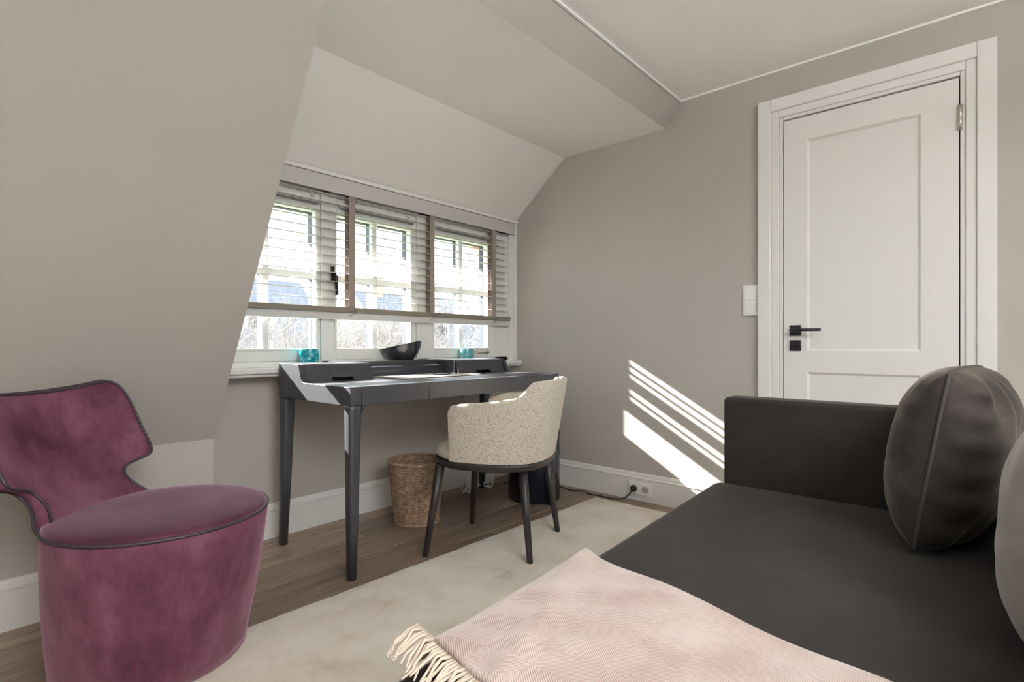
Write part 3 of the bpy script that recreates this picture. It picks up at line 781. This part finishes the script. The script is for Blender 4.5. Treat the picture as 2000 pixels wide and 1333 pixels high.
def slab(name, outl, z0, z1, r_, mat, parent, dome=.0, seg=6):
    rings = []
    for i in range(seg + 1):
        a = math.pi / 2 * i / seg; rings.append([(x_, y_, z0 + r_ - r_ * math.cos(math.pi / 2 - a) if False else z0 + r_ * (1 - math.sin(a))) for x_, y_ in inset(outl, r_ * (1 - math.cos(a)), None)][::1])
    rings = []
    for i in range(seg + 1):
        a = math.pi / 2 * i / seg
        rings.append([(x_, y_, z0 + r_ * (1 - math.sin(a))) for x_, y_ in inset(outl, r_ * (1 - math.cos(a)), None)])
    rings = rings[::-1] if False else rings
    low = []
    for i in range(seg + 1):
        a = math.pi / 2 * (i / seg)           # bottom edge, inward to full
        low.append([(x_, y_, z0 + r_ * (1 - math.cos(a))) for x_, y_ in inset(outl, r_ * (1 - math.sin(a)), None)])
    up = []
    for i in range(seg + 1):
        a = math.pi / 2 * (i / seg)
        up.append([(x_, y_, z1 - r_ + r_ * math.sin(a)) for x_, y_ in inset(outl, r_ * (1 - math.cos(a)), None)])
    allr = low + up
    vs, fs = [], []; s_ = len(outl)
    for rr in allr: vs += rr
    for i in range(len(allr) - 1):
        for k in range(s_): fs.append((i * s_ + k, i * s_ + (k + 1) % s_, (i + 1) * s_ + (k + 1) % s_, (i + 1) * s_ + k))
    fs.append(tuple(range(s_)))
    # domed top as shrinking rings toward the centre
    last = allr[-1]; cx = sum(p[0] for p in last) / s_; cy = sum(p[1] for p in last) / s_
    base = (len(allr) - 1) * s_
    for j in range(1, 8):
        t = 1 - j / 7.5
        st = len(vs)
        for p in last: vs.append((cx + (p[0] - cx) * t, cy + (p[1] - cy) * t, z1 + dome * (1 - t ** 2.2)))
        for k in range(s_): fs.append((base + k, base + (k + 1) % s_, st + (k + 1) % s_, st + k))
        base = st
    fs.append(tuple(range(base, base + s_)))
    return mo(name, vs, fs, mat, parent, True)
ol = rr_outline(SX0, SX1, SY0, SY1, (.05, .06, .05, .05))
ol = [(x_, y_ - (.735 - .757 + .052 * (1.955 - x_) if y_ > .4 else 0)) for x_, y_ in ol]
slab('seat_cushion', ol, .20, SZ - .006, .035, M_sofa, so_, .006)
slab('base_frame', rr_outline(SX0 + .02, SX1 + .10, SY0 - .10, SY1 - .03, (.03, .05, .03, .03)), .07, .20, .012, M_sofa, so_)
for (lx, ly) in ((.52, .62), (2.0, .62), (.52, -.1), (2.0, -.1)):
    lathe('leg', [(.0001, .012), (.016, .012), (.020, .07), (.0001, .07)], (lx, ly), M_leg, so_, 16)
# arm: flat upholstered slab standing at the door end
def softbox(name, x0, x1, y0, y1, z0, z1, r_, mat, parent, sag=0.0):
    o = box(name, x0, x1, y0, y1, z0, z1, mat, parent)
    b = o.modifiers.new('bevel', 'BEVEL'); b.width = r_; b.segments = 5
    for p in o.data.polygons: p.use_smooth = True
    return o
softbox('arm', 2.016, 2.130, -.16, .724, .24, .727, .016, M_sofa, so_)
softbox('backrest', SX0 + .02, 2.012, -.22, -.095, .24, .66, .03, M_sofa, so_)

# cushions
def cushion(name, label, c, half_w, half_h, thick, tilt, rz, mat, seed, wr=1.0):
    n = 44; vs, fs = [], []
    e = empty(name, c, rz); tag(e, label, 'cushion')
    def pos(u, v_, s_):
        au, av = abs(u), abs(v_)
        th = ((1 - au ** 2.4) ** .46) * ((1 - av ** 2.4) ** .46)
        # corners pulled in, sides bowed
        X = half_w * u * (1 - .07 * (1 - av ** 2) * au ** 6 * 0 - .05 * av ** 4)
        Z = half_h * v_ * (1 - .05 * au ** 4)
        cr = 0
        ew = max(au, av)
        f1 = math.sin((v_ if au > av else u) * 19 + seed + 2.5 * noise.noise(Vector((u * 2, v_ * 2, seed))))
        cr += (.0085 if s_ < 0 else .0028) * wr * f1 * (ew ** 2.2) * (1 - ew ** 10) * 1.5
        cr += .010 * wr * noise.noise(Vector((u * 2.2, v_ * 2.2, seed + s_ * 3)))* th
        Y = s_ * (thick * th + (cr if th > 0.02 else 0) * s_)
        if th > .02: Y = s_ * max(.001, thick * th + cr)
        p = Vector((X, Y, Z))
        p.rotate(Matrix.Rotation(tilt, 3, 'X'))
        return tuple(p)
    gp = [math.sin(math.pi / 2 * (-1 + 2 * i / n)) for i in range(n + 1)]
    for s_ in (1, -1):
        for j in range(n + 1):
            for i in range(n + 1): vs.append(pos(gp[i], gp[j], s_))
    q = (n + 1) ** 2
    for o_ in (0, q):
        for j in range(n):
            for i in range(n): a = o_ + j * (n + 1) + i; fs.append((a, a + 1, a + n + 2, a + n + 1))
    me = mo('cover', vs, fs, mat, e, True, world=False)
    bm = bmesh.new(); bm.from_mesh(me.data); bmesh.ops.remove_doubles(bm, verts=bm.verts, dist=.0004); bmesh.ops.recalc_face_normals(bm, faces=bm.faces); bm.to_mesh(me.data); bm.free()
    rim = [pos(g_, -1, 1) for g_ in gp] + [pos(1, g_, 1) for g_ in gp[1:]] + [pos(g_, 1, 1) for g_ in gp[::-1][1:]] + [pos(-1, g_, 1) for g_ in gp[::-1][1:-1]]
    tube('piping', rim, .0042, M_seam if mat is M_cush else mat, e, 6, True, world=False)
    return e
cushion('cushion', 'plump charcoal velvet cushion leaning on the sofa back beside the arm', (1.790, .058, .645), .225, .222, .125, R(9), R(-8), M_cush, 3.0)
cushion('cushion', 'paler taupe velvet cushion at the right edge, nearer than the charcoal one', (1.325, -.128, .628), .225, .215, .105, R(8), R(-3), M_cush2, 8.0, .6)

# throw blanket
def blanket():
    e = empty('throw_blanket', (.8, .45, SZ)); tag(e, 'pale pink herringbone wool throw with cream fringe spread over the sofa seat', 'blanket')
    A = Vector((.590, .742)); B = Vector((1.078, .770)); C_ = Vector((.905, -.02)); D = Vector((.43, -.02))
    nx, ny = 60, 90; vs, fs, uvs = [], [], []
    for s_ in (0, 1):
        for j in range(ny + 1):
            for i in range(nx + 1):
                u, v_ = i / nx, j / ny
                p = (A * (1 - u) + B * u) * (1 - v_) + (D * (1 - u) + C_ * u) * v_
                p = p + Vector((0, .010 * math.sin(u * 9 + 1) * (1 - v_) ** 4))
                z_ = SZ + .016 + .0045 * noise.noise(Vector((p.x * 6, p.y * 5, 2))) + .010 * math.exp(-((v_ - .30 + .22 * u) / .035) ** 2) * .9
                z_ += .0035 * math.sin(p.x * 7 + p.y * 16)
                over = p.y - (.757 - .052 * (1.955 - p.x) - .033)
                if over > 0: z_ -= over ** 2 * 7.0
                if s_: z_ -= .009
                vs.append((p.x, p.y, z_)); uvs.append((p.x * .98 + p.y * .2, p.y))
    q = (nx + 1) * (ny + 1)
    for o_ in (0, q):
        for j in range(ny):
            for i in range(nx): a = o_ + j * (nx + 1) + i; fs.append((a, a + 1, a + nx + 2, a + nx + 1))
    edge = [i for i in range(nx)] + [j * (nx + 1) + nx for j in range(ny)] + [ny * (nx + 1) + i for i in range(nx, 0, -1)] + [j * (nx + 1) for j in range(ny, 0, -1)]
    for a, b in zip(edge, edge[1:] + edge[:1]): fs.append((a, b, b + q, a + q))
    o = mo('wool_cloth', vs, fs, M_blk_t, e, True)
    ul = o.data.uv_layers.new(name='UVMap')
    for lp in o.data.loops: ul.data[lp.index].uv = uvs[lp.vertex_index]
    # fringe along the edge A-D
    rnd = random.Random(4)
    for k in range(64):
        t = .003 + k / 64 * .55
        p = A * (1 - t) + D * t
        z0 = SZ + .012
        dx = -.075 - rnd.random() * .018; dy = rnd.uniform(-.028, .014) - .014
        pts = [(p.x + .003, p.y, z0)]
        for m_ in range(1, 5):
            f = m_ / 4
            xx = p.x + dx * f; yy = p.y + dy * f * f + rnd.uniform(-.002, .002)
            zz = SZ + .0068 + .006 * (1 - f) + rnd.uniform(0, .006) * (1 if k % 3 else 1.8)
            dr = max(0, (SX0 + .042 + max(0, yy - .655) * .9) - xx)
            zz -= dr * dr * 9
            pts.append((xx, yy, zz))
        tube('tassel', pts, [.0030, .0028, .0026, .0024, .0014], M_fringe, e, 6)
blanket()

# ------------------------------------------------------------------ wicker basket
def basket():
    c = (1.775, 2.225); e = empty('waste_basket', (c[0], c[1], 0)); tag(e, 'round woven rattan waste basket under the desk', 'basket')
    rows, seg = 38, 144; vs, fs = [], []; hgt_ = .310
    for i in range(rows * 2 + 1):
        t = i / (rows * 2); z = .004 + hgt_ * t; r_ = .112 + .034 * t ** .9
        for k in range(seg):
            a = 2 * math.pi * k / seg
            odd = (i // 2) % 2
            w_ = .0026 * (1 if i % 2 else -.9) * (1 + .8 * math.cos(k * math.pi / 2 + odd * math.pi))
            vs.append((c[0] + (r_ + w_) * math.cos(a), c[1] + (r_ + w_) * math.sin(a), z))
    n1 = rows * 2 + 1
    for t in (1, .66, .33, 0):           # inner wall down
        r_ = .112 + .034 * t - .007
        for k in range(seg):
            a = 2 * math.pi * k / seg; vs.append((c[0] + r_ * math.cos(a), c[1] + r_ * math.sin(a), .008 + hgt_ * t))
    n = n1 + 4
    for i in range(n - 1):
        for k in range(seg): fs.append((i * seg + k, i * seg + (k + 1) % seg, (i + 1) * seg + (k + 1) % seg, (i + 1) * seg + k))
    fs += [tuple(range(seg)), tuple(range((n - 1) * seg, n * seg))]
    o = mo('woven_body', vs, fs, M_wick, e, True)
    ul = o.data.uv_layers.new(name='UVMap')
    for p in o.data.polygons:
        aa = [math.atan2(vs[i][1] - c[1], vs[i][0] - c[0]) % (2 * math.pi) for i in p.vertices]
        wrap = max(aa) - min(aa) > 3
        for li, i, an in zip(p.loop_indices, p.vertices, aa):
            if wrap and an < 3: an += 2 * math.pi
            ul.data[li].uv = (an * .130, vs[i][2] - .004)
    vs, fs = [], []
    for ph in (0, math.pi):
        path = [(c[0] + (.146 + .004 * math.cos(26 * a + ph)) * math.cos(a), c[1] + (.146 + .004 * math.cos(26 * a + ph)) * math.sin(a), .318 + .005 * math.sin(26 * a + ph)) for a in [2 * math.pi * k / 208 for k in range(208)]]
        v2, f2 = tube_v(path, .0055, 6, True); b = len(vs); vs += v2; fs += [tuple(i + b for i in f) for f in f2]
    mo('braided_rim', vs, fs, M_wick2, e, True)
    tube('foot_ring', [(c[0] + .113 * math.cos(a * math.pi / 24), c[1] + .113 * math.sin(a * math.pi / 24), .006) for a in range(48)], .006, M_wick2, e, 8, True)
basket()

# ------------------------------------------------------------------ dark drum under the desk, white clutter by the wall
dr = empty('paper_bin', (2.516, 2.034, 0)); tag(dr, 'glossy black round bin on the floor behind the desk chair', 'bin')
lathe('bin_body', [(.0001, 0), (.150, 0), (.156, .006), (.156, .388), (.160, .394), (.160, .402), (.153, .402), (.150, .39), (.148, .03), (.0001, .03)], (2.516, 2.034), M_glossblk, dr, 64)
tube('rim', [(2.516 + .156 * math.cos(a * math.pi / 24), 2.034 + .156 * math.sin(a * math.pi / 24), .401) for a in range(48)], .005, M_glossblk, dr, 8, True)
pbx = empty('cable_box', (2.45, 2.47, 0)); tag(pbx, 'white power block with tangled white cords on the floor by the window wall', 'power block')
box('housing', 2.40, 2.62, 2.455, 2.515, .002, .052, M_plast, pbx, .006)
rn = random.Random(3)
for k in range(3):
    pts = [(2.40 + rn.uniform(-.02, .15), 2.46 + rn.uniform(-.02, .02), .05)]
    for j in range(6): pts.append((2.30 + j * .045 + rn.uniform(-.05, .05), 2.40 + rn.uniform(-.04, .05), .006 + rn.uniform(0, .05) * (j % 2)))
    tube('cord', spline(pts, 40), .003, M_plast, pbx, 6)

# body of the added fill uplighter, unseen behind the camera
cl = empty('fill_lamp', (0.10, -1.55, 0)); tag(cl, 'white uplighter added for fill light, unseen behind the camera', 'lamp')
lathe('base', [(.0001, 0), (.14, 0), (.14, .015), (.0001, .022)], (0.10, -1.55), M_trim, cl, 40)
tube('pole', [(0.10, -1.55, .02), (0.10, -1.55, 1.55)], .011, M_trim, cl, 12)
lathe('fill_lamp_shade', [(.02, 1.55), (.10, 1.58), (.19, 1.68), (.186, 1.682), (.10, 1.59), (.02, 1.56)], (0.10, -1.55), M_trim, cl, 40)

# ------------------------------------------------------------------ outdoors
GZ0 = -5.2
M_grass = paint('lawn', (0.16, 0.19, 0.10), .95, .3, 0)
tag(box('lawn', -60, 90, 4.5, 120, GZ0 - .2, GZ0, M_grass), 'flat lawn far below the window', 'ground', None, 'structure')
def brick_mat(name, a, b, mortar, s=1.0):
    m = principled(name, a, .9); v = coords(m, (1, 1, 1))
    # swap so that the courses run with height on any wall
    sp_ = N(m, 'ShaderNodeSeparateXYZ'); cb_ = N(m, 'ShaderNodeCombineXYZ'); L(m, v, sp_.inputs[0])
    ad_ = N(m, 'ShaderNodeMath', operation='ADD'); L(m, sp_.outputs[0], ad_.inputs[0]); L(m, sp_.outputs[1], ad_.inputs[1])
    L(m, ad_.outputs[0], cb_.inputs[0]); L(m, sp_.outputs[2], cb_.inputs[1])
    br = N(m, 'ShaderNodeTexBrick'); br.inputs['Color1'].default_value = (*a, 1); br.inputs['Color2'].default_value = (*b, 1); br.inputs['Mortar'].default_value = (*mortar, 1)
    br.inputs['Scale'].default_value = 4.5 * s; L(m, cb_.outputs[0], br.inputs['Vector']); L(m, br.outputs['Color'], BS(m).inputs['Base Color']); return m
M_brick = brick_mat('red_brick', (.34, .20, .15), (.40, .25, .19), (.45, .42, .38))
M_slate = brick_mat('blue_slate', (.135, .145, .17), (.175, .185, .205), (.08, .085, .095), .8)
M_render = paint('white_render', (.72, .72, .70), .9)
def house(x0, x1, y0, y1, ze, zr, label, wallm):
    e = empty('house', ((x0 + x1) / 2, (y0 + y1) / 2, GZ0)); tag(e, label, 'house')
    wl = box('wall', x0, x1, y0, y1, GZ0, ze, wallm, e)
    ym = (y0 + y1) / 2; o = .35
    rf = prism('roof', [(y0 - o, ze - .15), (ym, zr), (y1 + o, ze - .15), (y1 + o, ze - .3), (y0 - o, ze - .3)], x0 - o, x1 + o, 'x', M_slate, e)
    prism('gable', [(y0, ze - .31), (ym, zr - .25), (y1, ze - .31)], x0 + .01, x1 - .01, 'x', wallm, e)
    # windows on the side that faces us
    n = max(2, int((x1 - x0) / 2.6))
    for k in range(n):
        for zz in (GZ0 + 1.0, GZ0 + 3.8):
            if zz + 1.4 > ze - .4: continue
            xc = x0 + (k + .5) * (x1 - x0) / n
            wf = boxes('window', [(xc - .55, xc + .55, y0 - .06, y0 + .02, zz, zz + .08), (xc - .55, xc + .55, y0 - .06, y0 + .02, zz + 1.3, zz + 1.38), (xc - .55, xc - .47, y0 - .06, y0, zz, zz + 1.38), (xc + .47, xc + .55, y0 - .06, y0, zz, zz + 1.38), (xc - .03, xc + .03, y0 - .05, y0, zz, zz + 1.38)], M_sash, e)
            box('pane', xc - .47, xc + .47, y0 - .02, y0 - .005, zz + .08, zz + 1.3, M_glossblk, wf)
    # dormer and chimney
    xc = x0 + (x1 - x0) * .55; yf = y0 + (ym - y0) * .25
    zd = ze + (zr - ze) * .25
    dm = boxes('dormer', [(xc - .8, xc + .8, yf, ym, zd - .1, zd + 1.1)], M_render, e)
    box('dormer_roof', xc - 1.0, xc + 1.0, yf - .2, ym, zd + 1.1, zd + 1.22, M_slate, dm)
    box('pane', xc - .55, xc + .55, yf - .03, yf - .005, zd + .15, zd + .95, M_glossblk, dm)
    ch = box('chimney', x0 + 1.0, x0 + 1.7, ym - .35, ym + .35, zr - .8, zr + .9, M_brick, e)
    return e
house(8.0, 15.5, 27, 35, 0.6, 4.7, 'slate roofed brick house straight across, seen through the left window', M_brick)
house(18.5, 26.0, 25, 33, 0.4, 4.3, 'slate roofed house seen through the middle window', M_render)
house(29.5, 35.0, 26, 33, -.2, 2.7, 'lower slate roofed house seen through the left panes of the right window', M_brick)
M_bark = principled('bare_bark', (.27, .24, .22), .9)
def tree(x, y, h, seed, label, mat=M_bark, spread=.55, depth=6, base=None, thin=1.0):
    rn = random.Random(seed); e = empty('bare_tree', (x, y, GZ0)); tag(e, label, 'tree', 'bare trees beyond the window')
    vs, fs = [], []; tv, tf = [], []
    def seg3(V_, F_, p, q_, r0, r1, s_=3):
        t = (q_ - p).normalized(); a = t.cross(Vector((.3, .2, 1))).normalized(); b = t.cross(a); n = len(V_)
        for (c, r_) in ((p, r0), (q_, r1)):
            for k in range(s_):
                an = 2 * math.pi * k / s_; V_.append(c + a * math.cos(an) * r_ + b * math.sin(an) * r_)
        for k in range(s_): F_.append((n + k, n + (k + 1) % s_, n + s_ + (k + 1) % s_, n + s_ + k))
    def grow(p, d, l_, r_, dep):
        q_ = p + d * l_
        (seg3(tv, tf, p, q_, r_, r_ * .75, 6) if dep >= depth - 1 else seg3(vs, fs, p, q_, r_, r_ * .72))
        if dep == 0: return
        nb = 3 if dep == depth else rn.choice((2, 3, 3, 4))
        for k in range(nb):
            v_ = Vector((rn.gauss(0, spread), rn.gauss(0, spread), rn.gauss(.12, .3)))
            grow(p.lerp(q_, rn.uniform(.65, 1.0)), (d + v_).normalized(), l_ * rn.uniform(.66, .86), max(.006, r_ * .62), dep - 1)
    grow(Vector((x, y, GZ0)), Vector((0, 0, 1)), h * .30, .11 * thin, depth)
    mo('trunk', tv, tf, mat, e, True); b = mo('branches', vs, fs, mat, e); b['kind'] = 'stuff'
TL = ['nearest bare tree, outside the left window, low in its left panes', 'bare tree with fine brown twigs in front of the brick house, in the left window',
      'bare tree between the two slate roofed houses, behind the left ladder tape', 'bare tree in the lower left pane of the middle window',
      'bare tree behind the black bowl, in the lower right pane of the middle window', 'tall bare tree outside the right window, its long thin branches rising over the roofs',
      'bare tree behind the wide post between middle and right windows', 'farthest bare tree to the left, half hidden by the sloping wall']
for i, (x_, y_, h_) in enumerate([(3.6, 11.5, 7.4), (6.2, 13.5, 7.4), (8.6, 14.0, 7.6), (10.6, 15.5, 7.9), (14.6, 16.0, 8.6), (17.2, 17.0, 10.2), (12.6, 18.0, 7.8), (5.0, 18.0, 8.6)]):
    tree(x_, y_, h_, 20 + i, TL[i], depth=7, thin=.9)
